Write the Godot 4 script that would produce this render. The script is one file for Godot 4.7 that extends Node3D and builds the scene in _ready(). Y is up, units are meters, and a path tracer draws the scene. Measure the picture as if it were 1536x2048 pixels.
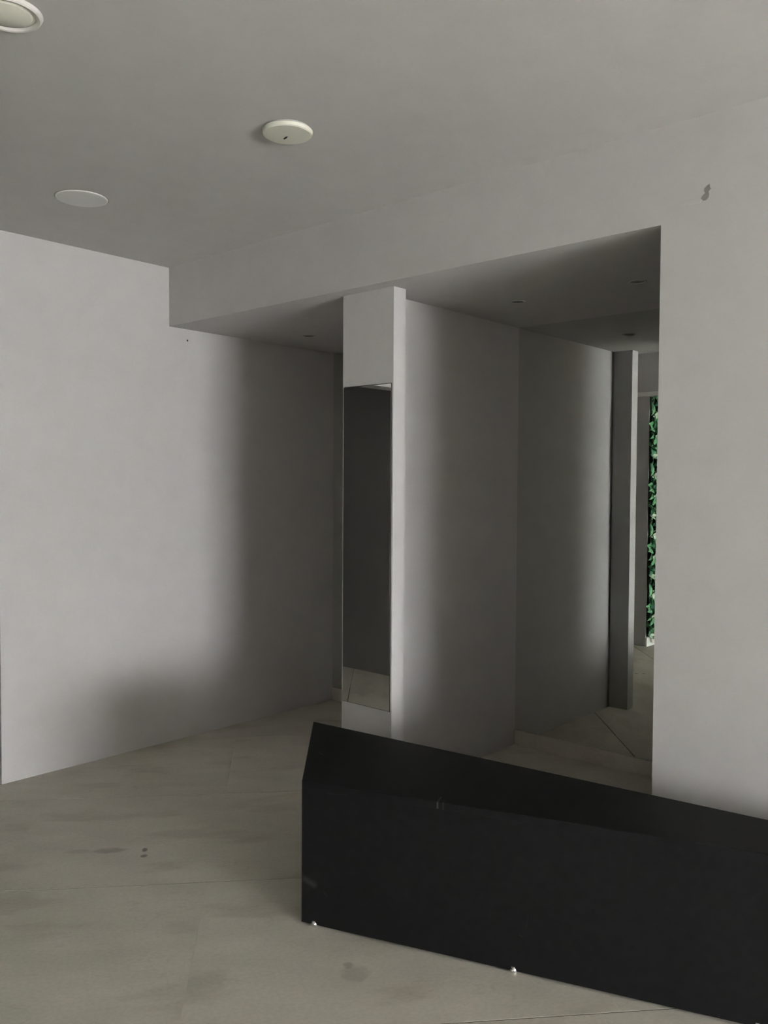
extends Node3D
# A dim unlit interior: a corridor with a white left wall, two mirrored alcoves and a low black bench.
# x runs along the alcove wall (0 = left wall), z = 0 is the face of the alcove wall, y is up.

const H := 2.635          # ceiling
const HEAD := 2.314       # head of the alcove openings
const BACK := -1.276      # face of the alcove mirrors
const SKIRT := 0.084
const PIER_L := 1.27
const PIER_R := 1.58
const PIER_F := -0.083
const PIER_B := -0.163
const JAMB := 2.831       # left edge of the right-hand wall
const FRONT := 2.0        # face of the wall opposite the alcoves
const CORNER := 0.70      # where that wall turns towards the planted wall
const FAR := 9.5          # the window wall

var M := {}
var taken := {}
var rng := RandomNumberGenerator.new()


func numbered(n: String) -> String:
	if not taken.has(n):
		taken[n] = 0
		return n
	taken[n] += 1
	return "%s_%03d" % [n, taken[n]]


func tag(o: Node, label := "", category := "", group := "", kind := "") -> Node:
	if label: o.set_meta("label", label)
	if category: o.set_meta("category", category)
	if group: o.set_meta("group", group)
	if kind: o.set_meta("kind", kind)
	return o


func base(called: String, at := Vector3.ZERO) -> Node3D:
	var n := Node3D.new()
	n.name = numbered(called)
	n.position = at
	add_child(n, true)
	return n


func begin() -> SurfaceTool:
	var st := SurfaceTool.new()
	st.begin(Mesh.PRIMITIVE_TRIANGLES)
	return st


func build(called: String, st: SurfaceTool, m: Material, parent: Node = null) -> MeshInstance3D:
	st.generate_tangents()
	var o := MeshInstance3D.new()
	o.mesh = st.commit()
	o.material_override = m
	o.cast_shadow = GeometryInstance3D.SHADOW_CASTING_SETTING_ON
	if parent == null:
		o.name = numbered(called)
		add_child(o, true)
	else:
		o.name = called
		parent.add_child(o, true)
	return o


func struct(called: String, st: SurfaceTool, m: Material, label: String) -> MeshInstance3D:
	var o := build(called, st, m)
	tag(o, label, "wall" if called.begins_with("wall") else called.split("_")[0], "", "structure")
	return o


# one flat polygon, wound clockwise as seen from the side that n points to
func face(st: SurfaceTool, pts: Array, n: Vector3, uvs: Array = []) -> void:
	var c: Vector3 = (pts[1] - pts[0]).cross(pts[2] - pts[0])
	var flip := c.dot(n) > 0.0
	for k in range(1, pts.size() - 1):
		var tri := [0, k + 1, k] if flip else [0, k, k + 1]
		for i in tri:
			st.set_normal(n)
			if uvs.size() > 0:
				st.set_uv(uvs[i])
			else:
				var p: Vector3 = pts[i]
				st.set_uv(Vector2(p.x + p.z, p.y + p.z * 0.3))
			st.add_vertex(pts[i])


func box(st: SurfaceTool, a: Vector3, b: Vector3) -> void:
	var p := func(i, j, k): return Vector3(b.x if i else a.x, b.y if j else a.y, b.z if k else a.z)
	face(st, [p.call(0, 0, 0), p.call(0, 0, 1), p.call(0, 1, 1), p.call(0, 1, 0)], Vector3.LEFT)
	face(st, [p.call(1, 0, 0), p.call(1, 0, 1), p.call(1, 1, 1), p.call(1, 1, 0)], Vector3.RIGHT)
	face(st, [p.call(0, 0, 0), p.call(1, 0, 0), p.call(1, 0, 1), p.call(0, 0, 1)], Vector3.DOWN)
	face(st, [p.call(0, 1, 0), p.call(1, 1, 0), p.call(1, 1, 1), p.call(0, 1, 1)], Vector3.UP)
	face(st, [p.call(0, 0, 0), p.call(1, 0, 0), p.call(1, 1, 0), p.call(0, 1, 0)], Vector3.FORWARD)
	face(st, [p.call(0, 0, 1), p.call(1, 0, 1), p.call(1, 1, 1), p.call(0, 1, 1)], Vector3.BACK)


func inset(poly: PackedVector2Array, d: float) -> PackedVector2Array:
	var out := PackedVector2Array()
	var n := poly.size()
	var s := 1.0 if area(poly) > 0.0 else -1.0
	for i in n:
		var a: Vector2 = (poly[i] - poly[(i + n - 1) % n]).normalized()
		var b: Vector2 = (poly[(i + 1) % n] - poly[i]).normalized()
		var na := Vector2(-a.y, a.x) * s
		var nb := Vector2(-b.y, b.x) * s
		var m := na + nb
		out.append(poly[i] + m * (d / maxf(0.3, 1.0 + na.dot(nb))))
	return out


func area(poly: PackedVector2Array) -> float:
	var t := 0.0
	for i in poly.size():
		t += poly[i].cross(poly[(i + 1) % poly.size()])
	return t * 0.5


# upright prism over a polygon in (x, z) with a chamfered upper edge; uvf maps (x, z) to a texture place
func prism(st: SurfaceTool, poly: PackedVector2Array, y0: float, y1: float, bev: float, uvf: Callable, bottom_bev := 0.0) -> void:
	var up := inset(poly, bev) if bev > 0.0 else poly
	var dn := inset(poly, bottom_bev) if bottom_bev > 0.0 else poly
	var s := 1.0 if area(poly) > 0.0 else -1.0
	var n := poly.size()
	var v := func(q: Vector2, y: float): return Vector3(q.x, y, q.y)
	for i in n:
		var j := (i + 1) % n
		var e: Vector2 = (poly[j] - poly[i]).normalized()
		var out := Vector3(e.y * s, 0, -e.x * s)
		var uv := [uvf.call(poly[i]), uvf.call(poly[j]), uvf.call(poly[j]), uvf.call(poly[i])]
		face(st, [v.call(poly[i], y0 + bottom_bev), v.call(poly[j], y0 + bottom_bev), v.call(poly[j], y1 - bev), v.call(poly[i], y1 - bev)], out, uv)
		if bev > 0.0:
			face(st, [v.call(poly[i], y1 - bev), v.call(poly[j], y1 - bev), v.call(up[j], y1), v.call(up[i], y1)], (out + Vector3.UP).normalized(), uv)
		if bottom_bev > 0.0:
			face(st, [v.call(dn[i], y0), v.call(dn[j], y0), v.call(poly[j], y0 + bottom_bev), v.call(poly[i], y0 + bottom_bev)], (out + Vector3.DOWN).normalized(), uv)
	var ids := Geometry2D.triangulate_polygon(up)
	for t in range(0, ids.size(), 3):
		var q := [up[ids[t]], up[ids[t + 1]], up[ids[t + 2]]]
		face(st, [v.call(q[0], y1), v.call(q[1], y1), v.call(q[2], y1)], Vector3.UP, [uvf.call(q[0]), uvf.call(q[1]), uvf.call(q[2])])
		q = [dn[ids[t]], dn[ids[t + 1]], dn[ids[t + 2]]]
		face(st, [v.call(q[0], y0), v.call(q[1], y0), v.call(q[2], y0)], Vector3.DOWN, [uvf.call(q[0]), uvf.call(q[1]), uvf.call(q[2])])


# turned shape round the y axis: profile points are (radius, height), listed from top centre outwards and down or any order along the outline
func lathe(st: SurfaceTool, prof: Array, seg: int, at := Vector3.ZERO, tilt := Basis.IDENTITY) -> void:
	for k in prof.size() - 1:
		var a: Vector2 = prof[k]
		var b: Vector2 = prof[k + 1]
		var d := (b - a).normalized()
		var nn := Vector2(d.y, -d.x)          # profile runs so that this points outwards
		for i in seg:
			var f := TAU * i / seg
			var g := TAU * (i + 1) / seg
			var quad := [[a, f], [b, f], [b, g], [a, g]]
			var vs := []
			var ns := []
			for q in quad:
				var c: Vector2 = q[0]
				vs.append(at + tilt * Vector3(c.x * cos(q[1]), c.y, c.x * sin(q[1])))
				ns.append(tilt * Vector3(nn.x * cos(q[1]), nn.y, nn.x * sin(q[1])))
			var cr: Vector3 = (vs[1] - vs[0]).cross(vs[2] - vs[0])
			if cr.length() < 1e-12:
				cr = (vs[2] - vs[0]).cross(vs[3] - vs[0])
			var order := [0, 2, 1, 0, 3, 2] if cr.dot(ns[0]) > 0.0 else [0, 1, 2, 0, 2, 3]
			for o in order:
				st.set_normal(ns[o])
				st.set_uv(Vector2(quad[o][1] / TAU, quad[o][0].y))
				st.add_vertex(vs[o])


func mat(c: Color, rough := 0.9, metal := 0.0) -> StandardMaterial3D:
	var m := StandardMaterial3D.new()
	m.albedo_color = c
	m.roughness = rough
	m.metallic = metal
	return m


func noise(seed_: int, freq: float, octaves := 4) -> FastNoiseLite:
	var n := FastNoiseLite.new()
	n.seed = seed_
	n.noise_type = FastNoiseLite.TYPE_SIMPLEX_SMOOTH
	n.frequency = freq
	n.fractal_octaves = octaves
	return n


# painted plaster: nearly even, a faint roller mottle
func plaster(c: Color, seed_: int) -> StandardMaterial3D:
	var m := mat(Color(1, 1, 1), 0.92)
	var t := NoiseTexture2D.new()
	t.width = 512
	t.height = 512
	t.seamless = true
	t.noise = noise(seed_, 0.012, 6)
	var r := Gradient.new()
	r.set_color(0, c * 0.975)
	r.set_color(1, c)
	t.color_ramp = r
	m.albedo_texture = t
	m.uv1_triplanar = true
	m.uv1_world_triplanar = true
	m.uv1_scale = Vector3.ONE * 0.8
	return m


# honed cream marble: cloudy grey-brown drifts, a few soft veins; spots are stains (u, v, ru, rv, strength)
func marble(seed_: int, spots: Array = [], size := 640) -> StandardMaterial3D:
	var cloud := noise(seed_, 2.2, 4)
	var drift := noise(seed_ + 7, 3.2, 4)
	var vein := noise(seed_ + 13, 1.7, 4)
	var fine := noise(seed_ + 21, 60.0, 2)
	var img := Image.create(size, size, false, Image.FORMAT_RGB8)
	var light := Color(0.80, 0.775, 0.72)
	var grey := Color(0.73, 0.71, 0.655)
	var brown := Color(0.57, 0.525, 0.47)
	for y in size:
		for x in size:
			var u := float(x) / size
			var v := float(y) / size
			var a := cloud.get_noise_2d(u * 1.0 + v * 0.6, v * 1.7 - u * 0.5)
			var b := drift.get_noise_2d(u * 0.55 + v * 0.25, v * 1.2)
			var w := absf(vein.get_noise_2d(u + 0.35 * a, v * 1.3 + 0.3 * b))
			var c := light.lerp(grey, clampf(0.4 + a * 0.5, 0.0, 1.0))
			c = c.lerp(brown, clampf((b - 0.22) * 0.7, 0.0, 0.22))
			c = c.lerp(brown, clampf(0.14 - w * 5.0, 0.0, 0.14))
			for s in spots:
				var du: float = (u - s[0]) / s[2]
				var dv: float = (v - s[1]) / s[3]
				var q := du * du + dv * dv
				if q < 1.6:
					q += 0.7 * b + 0.5 * drift.get_noise_2d(u * 6.0, v * 6.0)
					c = c.lerp(Color(0.22, 0.20, 0.17), smoothstep(1.0, 0.0, q) * s[4])
			var g := 1.0 + 0.03 * fine.get_noise_2d(u, v)
			img.set_pixel(x, y, Color(c.r * g, c.g * g, c.b * g))
	var m := mat(Color(1, 1, 1), 0.55)
	m.albedo_texture = ImageTexture.create_from_image(img)
	m.metallic_specular = 0.4
	return m


# black laminate with scuffs given in texture places: [u0, v0, u1, v1, half width, strength]
func laminate(seed_: int, scuffs: Array, w: int, h: int) -> StandardMaterial3D:
	var img := Image.create(w, h, false, Image.FORMAT_RGB8)
	var n := noise(seed_, 9.0, 4)
	var k := float(w) / h
	for y in h:
		for x in w:
			var u := float(x) / w
			var v := float(y) / h
			var a := 0.105 + 0.014 * n.get_noise_2d(u * k, v)
			img.set_pixel(x, y, Color(a, a * 1.005, a * 1.01))
	for s in scuffs:
		var p := Vector2(s[0] * w, s[1] * h)
		var q := Vector2(s[2] * w, s[3] * h)
		var r: float = s[4] * w
		for y in range(int(minf(p.y, q.y) - r - 2), int(maxf(p.y, q.y) + r + 3)):
			for x in range(int(minf(p.x, q.x) - r - 2), int(maxf(p.x, q.x) + r + 3)):
				if x < 0 or y < 0 or x >= w or y >= h: continue
				var near := Geometry2D.get_closest_point_to_segment(Vector2(x, y), p, q)
				var t := clampf(1.2 - Vector2(x, y).distance_to(near) / maxf(r, 0.6), 0.0, 1.0)
				t *= s[5] * (0.75 + 0.5 * n.get_noise_2d(x * 0.05, y * 0.05))
				img.set_pixel(x, y, img.get_pixel(x, y).lerp(Color(0.62, 0.62, 0.60), clampf(t, 0.0, 1.0)))
	var m := mat(Color(1, 1, 1), 0.5)
	m.albedo_texture = ImageTexture.create_from_image(img)
	m.metallic_specular = 0.2
	return m


func _ready() -> void:
	rng.seed = 11
	# ---- camera
	var yaw := deg_to_rad(-41.911)
	var pitch := deg_to_rad(-1.869)
	var roll := deg_to_rad(0.338)
	var fw := Vector3(sin(yaw) * cos(pitch), sin(pitch), -cos(yaw) * cos(pitch))
	var rt := Vector3(cos(yaw), 0, sin(yaw))
	var up := rt.cross(fw)
	var cam := Camera3D.new()
	cam.name = "camera"
	cam.keep_aspect = Camera3D.KEEP_HEIGHT
	cam.fov = 61.84
	cam.near = 0.05
	cam.transform = Transform3D(Basis(rt * cos(roll) + up * sin(roll), up * cos(roll) - rt * sin(roll), -fw), Vector3(4.065, 1.45, 2.742))
	add_child(cam)
	cam.make_current()
	# ---- sky and exposure: an overcast evening sky seen only through the window at the end of the corridor
	var sky_m := ProceduralSkyMaterial.new()
	sky_m.sky_top_color = Color(0.80, 0.803, 0.82)
	sky_m.sky_horizon_color = Color(0.80, 0.803, 0.82)
	sky_m.ground_bottom_color = Color(0.76, 0.763, 0.778)
	sky_m.ground_horizon_color = Color(0.78, 0.783, 0.798)
	var sky := Sky.new()
	sky.sky_material = sky_m
	var env := Environment.new()
	env.background_mode = Environment.BG_SKY
	env.sky = sky
	env.tonemap_mode = Environment.TONE_MAPPER_LINEAR
	env.tonemap_exposure = 113.0
	env.sdfgi_enabled = true
	env.ssao_enabled = true
	env.ssil_enabled = true
	var we := WorldEnvironment.new()
	we.name = "environment"
	we.environment = env
	add_child(we)

	# window at the end of the corridor: [z0, z1, y0, y1]
	var win := [0.6, 3.05, 0.12, 1.42]

	M.wall = plaster(Color(0.757, 0.748, 0.734), 3)
	M.ceil = plaster(Color(0.76, 0.753, 0.735), 5)
	M.white = mat(Color(0.88, 0.88, 0.86), 0.35)
	M.opal = mat(Color(0.87, 0.86, 0.80), 0.5)
	M.plate = mat(Color(0.85, 0.85, 0.83), 0.6)
	M.dark = mat(Color(0.07, 0.07, 0.07), 0.6)
	M.grey = mat(Color(0.55, 0.54, 0.52), 0.9)
	M.smear = mat(Color(0.755, 0.745, 0.735), 0.9)
	M.mirror = mat(Color(0.90, 0.91, 0.89), 0.0, 1.0)
	M.edge = mat(Color(0.10, 0.11, 0.10), 0.3)
	M.bright_edge = mat(Color(0.62, 0.66, 0.63), 0.2)
	M.chrome = mat(Color(0.9, 0.9, 0.9), 0.08, 1.0)
	M.grout = mat(Color(0.12, 0.11, 0.095), 0.95)

	setting(win)
	floor_slabs()
	mirrors()
	bench()
	fittings()
	plant_wall()


func setting(win: Array) -> void:
	var st := begin()
	# left wall with a doorway
	box(st, Vector3(-0.15, -0.06, -1.45), Vector3(0, H + 0.1, 0.945))
	box(st, Vector3(-0.15, 2.14, 0.945), Vector3(0, H + 0.1, 1.915))
	box(st, Vector3(-0.15, -0.06, 1.915), Vector3(0, H + 0.1, FRONT + 0.15))
	var left := struct("wall_left", st, M.wall, "white left wall running back into the first alcove with dark doorway")
	st = begin()
	lathe(st, [Vector2(0, 0.0015), Vector2(0.004, 0.0015), Vector2(0.0055, 0.0)], 12, Vector3(0, 2.252, -0.121), Basis(Vector3(0, 0, 1), -PI / 2))
	build("screw_hole", st, M.dark, left)

	# alcove wall: the header over both alcoves, the wall to the right of them and the wall behind the mirrors
	st = begin()
	box(st, Vector3(0, HEAD, -1.45), Vector3(FAR, H + 0.1, 0))
	box(st, Vector3(JAMB, -0.06, -0.12), Vector3(FAR, HEAD, 0))
	box(st, Vector3(3.9, -0.06, -1.45), Vector3(4.0, HEAD, -0.12))
	box(st, Vector3(0, -0.06, -1.45), Vector3(3.9, HEAD, BACK - 0.012))
	var back := struct("wall_back", st, M.wall, "grey-white plaster wall with header above the two alcoves")
	# a scuffed patch on it
	st = begin()
	var blob := PackedVector2Array()
	for q in [[-0.017, -0.018], [-0.008, -0.028], [0.002, -0.027], [0.009, -0.019], [0.010, -0.008], [0.008, -0.002], [0.015, 0.006], [0.012, 0.012], [0.011, 0.022], [0.004, 0.018], [-0.006, 0.010], [-0.007, 0.004], [-0.003, -0.004], [-0.011, -0.010]]:
		blob.append(Vector2(q[0], q[1]))
	prism_z(st, blob, Vector3(2.980, 2.391, 0.0), 0.0012)
	build("scuff", st, M.grey, back)
	st = begin()
	blob = PackedVector2Array()
	for q in [[-0.085, -0.022], [-0.05, -0.031], [-0.018, -0.033], [-0.016, -0.024], [-0.05, -0.02]]:
		blob.append(Vector2(q[0], q[1]))
	prism_z(st, blob, Vector3(2.980, 2.392, 0.0), 0.001)
	build("smear", st, M.smear, back)

	# pier and partition between the alcoves
	st = begin()
	box(st, Vector3(PIER_L, -0.06, PIER_B), Vector3(PIER_R, HEAD, PIER_F))
	box(st, Vector3(PIER_L, -0.06, BACK - 0.012), Vector3(1.45, HEAD, PIER_B))
	struct("wall_middle", st, M.wall, "narrow white pier and partition between the two alcoves")

	# wall opposite the alcoves with a wide opening beside it
	st = begin()
	box(st, Vector3(0, -0.06, FRONT), Vector3(CORNER, H + 0.1, FRONT + 0.15))
	box(st, Vector3(CORNER, 2.287, FRONT), Vector3(1.90, H + 0.1, 4.5))
	box(st, Vector3(0.56, -0.06, FRONT + 0.15), Vector3(CORNER, H + 0.1, 4.6))
	box(st, Vector3(0.56, -0.06, 4.5), Vector3(FAR + 0.15, H + 0.1, 4.65))
	struct("wall_front", st, M.wall, "white wall opposite the alcoves, seen only in the large mirror")
	st = begin()
	box(st, Vector3(0, 2.250, FRONT - 0.018), Vector3(1.90, 2.287, FRONT))
	struct("trim_1", st, M.white, "thin white horizontal strip high on the wall opposite the alcoves")
	st = begin()
	box(st, Vector3(CORNER, 0, FRONT - 0.02), Vector3(CORNER + 0.02, 0.082, 4.5))
	struct("baseboard_left", st, M.white, "glossy white skirting below the green leaf wall")

	# end wall with the window that lights the corridor
	st = begin()
	box(st, Vector3(FAR, -0.06, -0.15), Vector3(FAR + 0.15, H + 0.1, win[0]))
	box(st, Vector3(FAR, -0.06, win[1]), Vector3(FAR + 0.15, H + 0.1, 4.65))
	box(st, Vector3(FAR, -0.06, win[0]), Vector3(FAR + 0.15, win[2], win[1]))
	box(st, Vector3(FAR, win[3], win[0]), Vector3(FAR + 0.15, H + 0.1, win[1]))
	struct("wall_right", st, M.wall, "white end wall that holds the window")
	var w := base("window_1")
	tag(w, "clear window in the end wall lighting the corridor", "window", "", "structure")
	st = begin()
	var fx := FAR + 0.06
	box(st, Vector3(fx, win[2], win[0]), Vector3(fx + 0.05, win[2] + 0.05, win[1]))
	box(st, Vector3(fx, win[3] - 0.05, win[0]), Vector3(fx + 0.05, win[3], win[1]))
	box(st, Vector3(fx, win[2] + 0.05, win[0]), Vector3(fx + 0.05, win[3] - 0.05, win[0] + 0.05))
	box(st, Vector3(fx, win[2] + 0.05, win[1] - 0.05), Vector3(fx + 0.05, win[3] - 0.05, win[1]))
	build("frame", st, M.white, w)
	st = begin()
	box(st, Vector3(fx + 0.02, win[2] + 0.05, win[0] + 0.05), Vector3(fx + 0.026, win[3] - 0.05, win[1] - 0.05))
	var pane := mat(Color(1, 1, 1, 0.06), 0.0)
	pane.transparency = BaseMaterial3D.TRANSPARENCY_ALPHA
	build("pane", st, pane, w)

	# ceiling
	st = begin()
	box(st, Vector3(-0.0, H, 0.0), Vector3(FAR, H + 0.1, 4.5))
	struct("ceiling", st, M.ceil, "grey-white plastered ceiling with three round fittings")

	# the unlit passage behind the doorway
	st = begin()
	box(st, Vector3(-1.75, -0.06, 0.45), Vector3(-1.6, 2.5, 2.15))
	box(st, Vector3(-1.6, -0.06, 0.45), Vector3(-0.15, 2.5, 0.6))
	box(st, Vector3(-1.6, -0.06, 1.915), Vector3(-0.15, 2.5, 2.15))
	box(st, Vector3(-1.6, 2.4, 0.6), Vector3(-0.15, 2.5, 1.915))
	box(st, Vector3(-1.6, -0.06, 0.6), Vector3(-0.15, -0.0016, 1.915))
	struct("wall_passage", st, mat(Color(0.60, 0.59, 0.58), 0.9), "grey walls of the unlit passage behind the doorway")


func prism_z(st: SurfaceTool, poly: PackedVector2Array, at: Vector3, depth: float) -> void:
	var n := poly.size()
	var s := 1.0 if area(poly) > 0.0 else -1.0
	for i in n:
		var a := poly[i]
		var b := poly[(i + 1) % n]
		var e := (b - a).normalized()
		face(st, [at + Vector3(a.x, a.y, 0), at + Vector3(b.x, b.y, 0), at + Vector3(b.x, b.y, depth), at + Vector3(a.x, a.y, depth)], Vector3(e.y * s, -e.x * s, 0))
	var ids := Geometry2D.triangulate_polygon(poly)
	for t in range(0, ids.size(), 3):
		var q := []
		for k in 3:
			q.append(at + Vector3(poly[ids[t + k]].x, poly[ids[t + k]].y, depth))
		face(st, q, Vector3.BACK)


func floor_slabs() -> void:
	# dark bed with marble slabs laid at an angle to the walls
	var st := begin()
	box(st, Vector3(-0.15, -0.06, -1.45), Vector3(FAR, -0.0016, 4.5))
	var fl := struct("floor", st, M.grout, "cream marble slab floor laid diagonally to the walls")
	var foot := PackedVector2Array()
	for q in [[0, BACK], [PIER_L, BACK], [PIER_L, PIER_F], [PIER_R, PIER_F], [PIER_R, PIER_B], [1.45, PIER_B], [1.45, BACK], [3.9, BACK], [3.9, -0.12], [JAMB, -0.12], [JAMB, 0], [FAR, 0], [FAR, 4.5], [CORNER, 4.5], [CORNER, FRONT], [0, FRONT], [0, 1.915], [-1.6, 1.915], [-1.6, 0.945], [0, 0.945]]:
		foot.append(Vector2(q[0], q[1]))
	var variants := []
	for k in 5:
		variants.append(marble(100 + 31 * k))
	var ang := deg_to_rad(-48.4)
	var du := Vector2(cos(ang), sin(ang))
	var dn := Vector2(-du.y, du.x)
	var s := 0.895
	var len := 1.2
	var n0 := 0.850
	var d0 := -0.42
	for j in range(-4, 13):
		for i in range(-7, 9):
			var nn := n0 + j * s
			var dd := d0 + i * len + (0.0 if posmod(j, 2) == 0 else 0.785)
			var g := 0.0022
			var ge := 0.0001
			var quad := PackedVector2Array()
			for c in [[ge, g], [len - ge, g], [len - ge, s - g], [ge, s - g]]:
				quad.append(du * (dd + c[0]) + dn * (nn + c[1]))
			var pieces := Geometry2D.intersect_polygons(quad, foot)
			if pieces.is_empty(): continue
			var spots := []
			# stains: x, z, half length along the slab, half width, strength
			for mk in [[1.138, 0.887, 0.012, 0.022, 0.50], [1.186, 0.921, 0.014, 0.014, 0.45], [1.045, 0.985, 0.075, 0.028, 0.22], [0.965, 1.070, 0.06, 0.022, 0.10], [2.30, 0.926, 0.018, 0.02, 0.22], [2.345, 0.945, 0.045, 0.05, 0.14], [2.055, 1.275, 0.11, 0.07, 0.12]]:
				var p := Vector2(mk[0], mk[1])
				var uu := (du.dot(p) - dd) / len
				var vv := (dn.dot(p) - nn) / s
				if uu > 0.0 and uu < 1.0 and vv > 0.0 and vv < 1.0:
					spots.append([uu, vv, mk[2] / len, mk[3] / s, mk[4]])
			st = begin()
			var any := false
			var flip := rng.randi() % 2 == 0
			var uvf := func(p: Vector2) -> Vector2:
				var q := Vector2((du.dot(p) - dd) / len, (dn.dot(p) - nn) / s)
				return Vector2.ONE - q if flip and spots.is_empty() else q
			for piece in pieces:
				if absf(area(piece)) < 0.0004: continue
				prism(st, piece, -0.0015, 0.0, 0.0002, uvf)
				any = true
			var vi := rng.randi() % 5
			if any:
				build("slab", st, marble(100 + 31 * vi, spots) if spots.size() > 0 else variants[vi], fl)
	# marble skirting along the back of both alcoves
	var sk := base("baseboard_back")
	tag(sk, "low marble skirting under the alcove mirrors", "baseboard", "", "structure")
	for e in [[0.0, PIER_L], [1.45, 2.65], [2.652, 3.9]]:
		st = begin()
		box(st, Vector3(e[0], 0, BACK - 0.012), Vector3(e[1], SKIRT - 0.002, BACK + 0.004))
		build("skirting", st, variants[2], sk)


func mirrors() -> void:
	# full-height mirrors on the back of the alcoves
	for e in [[1.4505, 3.8995, "large mirror covering the back of the right alcove above the marble skirting"], [0.0005, PIER_L - 0.0005, "mirror covering the back of the dark left alcove above the marble skirting"]]:
		var t := base("mirror", Vector3((e[0] + e[1]) / 2, SKIRT, BACK))
		tag(t, e[2], "mirror")
		var hw: float = (e[1] - e[0]) / 2
		var st := begin()
		box(st, Vector3(-hw, 0.002, -0.004), Vector3(hw, HEAD - SKIRT, 0.0))
		build("glass", st, M.mirror, t)
		st = begin()
		box(st, Vector3(-hw, 0.0, -0.012), Vector3(hw, HEAD - SKIRT, -0.0045))
		build("backing", st, M.edge, t)
	# narrow mirror on the pier
	var p := base("mirror", Vector3((PIER_L + PIER_R) / 2, 0.438, PIER_F))
	tag(p, "tall narrow mirror panel fixed to the pier between the two alcoves", "mirror")
	var st2 := begin()
	box(st2, Vector3(-0.143, 0.003, 0.003), Vector3(0.146, 1.453, 0.006))
	build("glass", st2, M.mirror, p)
	st2 = begin()
	box(st2, Vector3(-0.144, 0.0, 0.0), Vector3(0.1475, 1.457, 0.0028))
	build("backing", st2, M.edge, p)


func bench() -> void:
	var t := base("bench", Vector3(2.02, 0, 0.858))
	tag(t, "low black angular bench with scuffed faces standing on small chrome feet", "bench")
	# plan, relative to the front left corner
	var a := Vector2(0, 0)
	var b := Vector2(-0.476, -0.501)
	var c := Vector2(1.90, -0.770)
	var d := Vector2(1.90, -0.654)
	var y0 := 0.009
	var y1 := 0.48
	var plan := PackedVector2Array([a, d, c, b])
	var front := laminate(4, [[0.047, 0.016, 0.080, 0.008, 0.0014, 0.10], [0.005, 0.675, 0.022, 0.705, 0.007, 0.30], [0.040, 0.745, 0.046, 0.765, 0.0012, 0.25], [0.375, 0.60, 0.372, 0.70, 0.0010, 0.12], [0.362, 0.75, 0.366, 0.76, 0.002, 0.14]], 1280, 288)
	var top := laminate(9, [], 1024, 512)
	# scuffs of the top are laid in plan coordinates
	var lo := Vector2(-0.5, -0.8)
	var sz := Vector2(2.44, 0.84)
	var pl := func(p: Vector2) -> Vector2: return (p - lo) / sz
	var sc := []
	for q in [[-0.170, -0.240, -0.142, -0.230, 0.0012, 0.45], [0.443, -0.153, 0.428, -0.191, 0.0014, 0.5], [0.462, -0.156, 0.452, -0.176, 0.0010, 0.25]]:
		var u: Vector2 = pl.call(Vector2(q[0], q[1]))
		var v: Vector2 = pl.call(Vector2(q[2], q[3]))
		sc.append([u.x, u.y, v.x, v.y, q[4], q[5]])
	top = laminate(9, sc, 1280, 440)
	var st := begin()
	prism(st, plan, y1 - 0.022, y1, 0.0022, pl)
	build("top", st, top, t)
	# side panels
	var th := 0.02
	var inner := inset(plan, th)
	var names := ["front_panel", "end_panel", "back_panel", "end_panel"]
	var plain := laminate(12, [], 256, 128)
	for i in 4:
		var j := (i + 1) % 4
		var p := PackedVector2Array([plan[i], plan[j], inner[j], inner[i]])
		var e := plan[j] - plan[i]
		st = begin()
		panel(st, p, plan[i], e, y0, y1 - 0.0222)
		build(names[i], st, front if i == 0 else plain, t)
	st = begin()
	prism(st, inner, y0 + 0.004, y0 + 0.02, 0.0, pl)
	build("bottom_panel", st, plain, t)
	# chrome feet
	var fdir := (d - a).normalized()
	var fin := Vector2(fdir.y, -fdir.x)
	var feet := []
	for k in 3:
		feet.append(a + fdir * (0.044 + 0.666 * k) + fin * 0.006)
	feet.append(b + Vector2(0.10, 0.04))
	feet.append(b + Vector2(1.20, -0.085))
	for f in feet:
		st = begin()
		lathe(st, foot_profile(), 24, Vector3(f.x, 0, f.y))
		tag(build("foot", st, M.chrome, t), "small domed chrome foot")


func foot_profile() -> Array:
	var out := []
	for k in 9:
		var f := lerpf(-1.05, 0.9, k / 8.0)
		out.append(Vector2(0.0125 * cos(f), 0.0098 + 0.0112 * sin(f)))
	out.push_front(Vector2(0, out[0].y))
	out.append(Vector2(out[-1].x, 0.021))
	out.append(Vector2(0, 0.021))
	return out


# an upright panel whose outer face (between the first two plan points) carries a 0..1 texture
func panel(st: SurfaceTool, poly: PackedVector2Array, from: Vector2, e: Vector2, y0: float, y1: float) -> void:
	var n := Vector3(e.y, 0, -e.x).normalized()
	if Vector2(n.x, n.z).dot(poly[2] - poly[1]) > 0.0: n = -n
	var a := Vector3(poly[0].x, 0, poly[0].y)
	var b := Vector3(poly[1].x, 0, poly[1].y)
	var c := Vector3(poly[2].x, 0, poly[2].y)
	var d := Vector3(poly[3].x, 0, poly[3].y)
	var l := Vector3(0, y0, 0)
	var h := Vector3(0, y1, 0)
	var uv := [Vector2(0, 1), Vector2(1, 1), Vector2(1, 0), Vector2(0, 0)]
	face(st, [a + l, b + l, b + h, a + h], n, uv)
	face(st, [d + l, c + l, c + h, d + h], -n, uv)
	face(st, [a + l, b + l, c + l, d + l], Vector3.DOWN, uv)
	face(st, [a + h, b + h, c + h, d + h], Vector3.UP, uv)
	var s := (d - a).cross(Vector3.UP).normalized()
	if s.dot(b - a) > 0.0: s = -s
	face(st, [a + l, d + l, d + h, a + h], s, uv)
	s = (c - b).cross(Vector3.UP).normalized()
	if s.dot(a - b) > 0.0: s = -s
	face(st, [b + l, c + l, c + h, b + h], s, uv)


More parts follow.
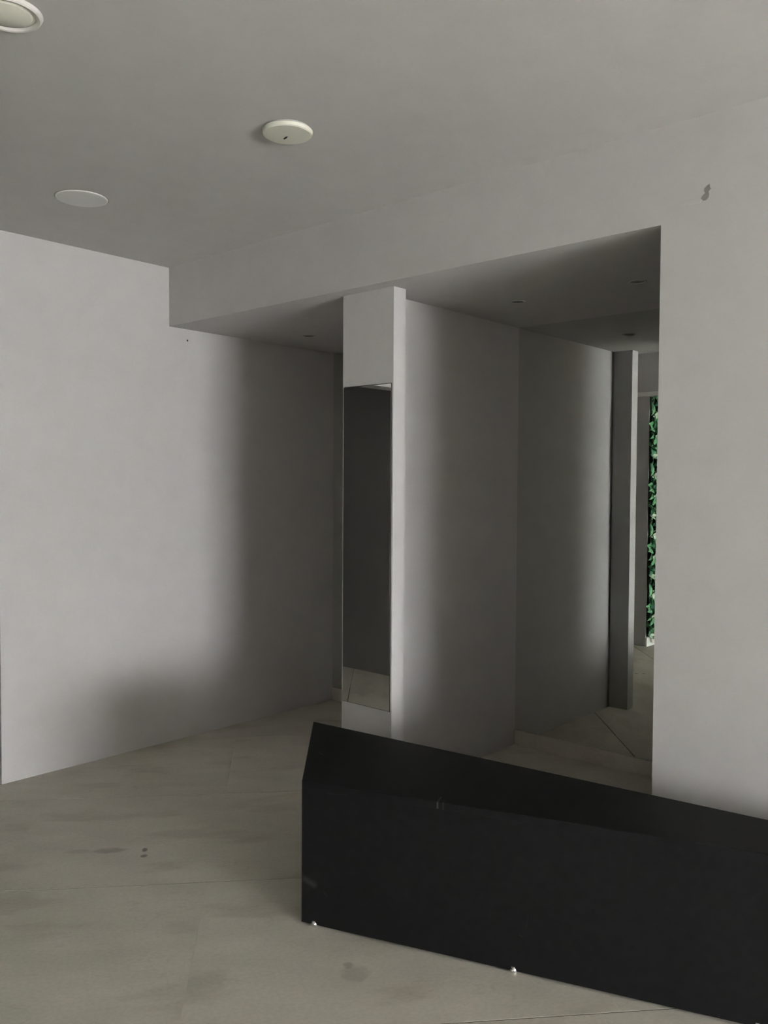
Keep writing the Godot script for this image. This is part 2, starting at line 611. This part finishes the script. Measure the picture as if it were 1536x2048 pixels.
func dome(r: float, y0: float, drop: float, steps := 8) -> Array:
	# from the centre (lowest) out to the rim at y0
	var out := []
	for k in steps + 1:
		var f := float(k) / steps
		out.append(Vector2(r * f, y0 - drop * (1.0 - f * f)))
	return out


func fittings() -> void:
	# surface disc with an opal cover
	var t := base("ceiling_light", Vector3(1.884, H, 0.806))
	tag(t, "cream domed round ceiling light with a small dark speck", "ceiling light", "round ceiling fittings")
	var st := begin()
	var pr := dome(0.078, -0.021, 0.003)
	pr.append(Vector2(0.082, -0.018))
	pr.append(Vector2(0.084, -0.008))
	pr.append(Vector2(0.079, -0.005))
	lathe(st, pr, 64)
	build("cover", st, M.opal, t)
	st = begin()
	lathe(st, [Vector2(0.070, -0.008), Vector2(0.075, -0.007), Vector2(0.076, 0.0)], 64)
	build("rim", st, mat(Color(0.70, 0.69, 0.66), 0.7), t)
	st = begin()
	lathe(st, [Vector2(0.0, -0.013), Vector2(0.0024, -0.010), Vector2(0.0034, 0.0), Vector2(0.0024, 0.008), Vector2(0.0008, 0.014), Vector2(0.0, 0.017)], 10, Vector3(-0.015, -0.0245, -0.004), Basis(Vector3(0, 1, 0), -0.23) * Basis(Vector3(0, 0, 1), -PI / 2))
	build("speck", st, M.dark, t)
	# flat cover plate
	t = base("cover_plate", Vector3(0.712, H, 0.905))
	tag(t, "flat white round plate on the ceiling nearest the left wall", "cover plate", "round ceiling fittings")
	st = begin()
	lathe(st, [Vector2(0, -0.006), Vector2(0.099, -0.006), Vector2(0.104, -0.004), Vector2(0.105, 0.0)], 64)
	build("disc", st, M.plate, t)
	st = begin()
	lathe(st, [Vector2(0.103, -0.0012), Vector2(0.108, -0.0012), Vector2(0.1085, 0.0)], 64)
	build("gasket", st, mat(Color(0.5, 0.49, 0.46), 0.8), t)
	# recessed ring light at the top left of the picture
	t = base("ceiling_light", Vector3(1.882, H, 1.748))
	tag(t, "round ceiling light with a raised pale ring, cut by the picture's top left corner", "ceiling light", "round ceiling fittings")
	st = begin()
	lathe(st, [Vector2(0.070, -0.003), Vector2(0.074, -0.009), Vector2(0.079, -0.0105), Vector2(0.084, -0.007), Vector2(0.087, 0.0)], 64)
	build("rim", st, mat(Color(0.82, 0.81, 0.78), 0.5), t)
	st = begin()
	pr = dome(0.058, -0.008, 0.008)
	pr.append(Vector2(0.062, -0.004))
	pr.append(Vector2(0.070, -0.002))
	lathe(st, pr, 64)
	build("diffuser", st, M.opal, t)

	# small unlit downlights under the header
	var spots := [[1.817, -0.697, "small dark recessed downlight in the right alcove, nearer its left wall"], [2.421, -0.689, "small dark recessed downlight in the right alcove beside the right wall"], [0.37, -0.709, "small dark recessed downlight in the left alcove"]]
	var proto: Node3D = null
	for s in spots:
		var o: Node3D
		if proto == null:
			o = base("downlight")
			st = begin()
			lathe(st, [Vector2(0.029, 0.0), Vector2(0.030, -0.003), Vector2(0.036, -0.003), Vector2(0.039, 0.0)], 40)
			build("ring", st, mat(Color(0.72, 0.71, 0.69), 0.5), o)
			st = begin()
			lathe(st, [Vector2(0.0, -0.0008), Vector2(0.0295, -0.0008)], 40)
			build("lens", st, mat(Color(0.26, 0.25, 0.24), 0.5), o)
			proto = o
		else:
			o = proto.duplicate()
			o.name = numbered("downlight")
			add_child(o, true)
		o.position = Vector3(s[0], HEAD, s[1])
		tag(o, s[2], "downlight", "alcove downlights")


func leaf(st: SurfaceTool, at: Vector3, along: Vector3, nrm: Vector3, l: float, w: float, c: Color) -> void:
	var side := along.cross(nrm).normalized()
	var rows := [[0.0, 0.04, 0.0], [0.25, 0.8, 0.05], [0.5, 1.0, 0.07], [0.78, 0.6, 0.04], [1.0, 0.02, -0.06]]
	for k in rows.size() - 1:
		var p: Array = rows[k]
		var q: Array = rows[k + 1]
		var pm: Vector3 = at + along * l * p[0] + nrm * l * p[2]
		var qm: Vector3 = at + along * l * q[0] + nrm * l * q[2]
		for sg in [-1.0, 1.0]:
			var pe: Vector3 = pm + side * sg * w * p[1] * 0.5 + nrm * l * 0.07
			var qe: Vector3 = qm + side * sg * w * q[1] * 0.5 + nrm * l * 0.07
			var n: Vector3 = (nrm - side * sg * 0.35).normalized()
			st.set_color(c)
			face(st, [pm, qm, qe, pe], n)


func plant_wall() -> void:
	var t := base("plant_wall", Vector3(CORNER, 0.085, FRONT))
	tag(t, "green leaf wall above white skirting, seen at the edge of the large mirror", "plant wall")
	var foliage := mat(Color(1, 1, 1), 0.45)
	foliage.vertex_color_use_as_albedo = true
	foliage.cull_mode = BaseMaterial3D.CULL_DISABLED
	var back := mat(Color(0.12, 0.22, 0.13), 0.9)
	var sz := 0.54
	var st := begin()
	var r := RandomNumberGenerator.new()
	r.seed = 77
	var greens := [Color(0.10, 0.30, 0.13), Color(0.14, 0.38, 0.17), Color(0.07, 0.23, 0.12), Color(0.19, 0.44, 0.22), Color(0.50, 0.62, 0.46)]
	for k in 220:
		var y := r.randf() * sz
		var z := r.randf() * sz
		var an := r.randf() * TAU
		var out := Vector3(1, r.randf_range(-0.1, 0.6), r.randf_range(-0.4, 0.4)).normalized()
		var al := Vector3(r.randf_range(0.1, 0.6), sin(an), cos(an)).normalized()
		out = (out - al * out.dot(al)).normalized()
		var ci := 4 if r.randf() < 0.10 else r.randi() % 4
		leaf(st, Vector3(0.012 + r.randf() * 0.022, y, z), al, out, r.randf_range(0.07, 0.14), r.randf_range(0.04, 0.075), greens[ci])
	st.generate_tangents()
	var mesh := st.commit()
	for i in 4:
		for j in 3:
			var o := MeshInstance3D.new()
			o.name = "leaf_mat"
			o.mesh = mesh
			o.material_override = foliage
			o.position = Vector3(0, i * sz, j * sz)
			tag(o, "", "", "", "stuff")
			t.add_child(o, true)
	st = begin()
	box(st, Vector3(0.0, 0, 0.012), Vector3(0.008, sz * 4, sz * 3))
	build("backing_board", st, back, t)
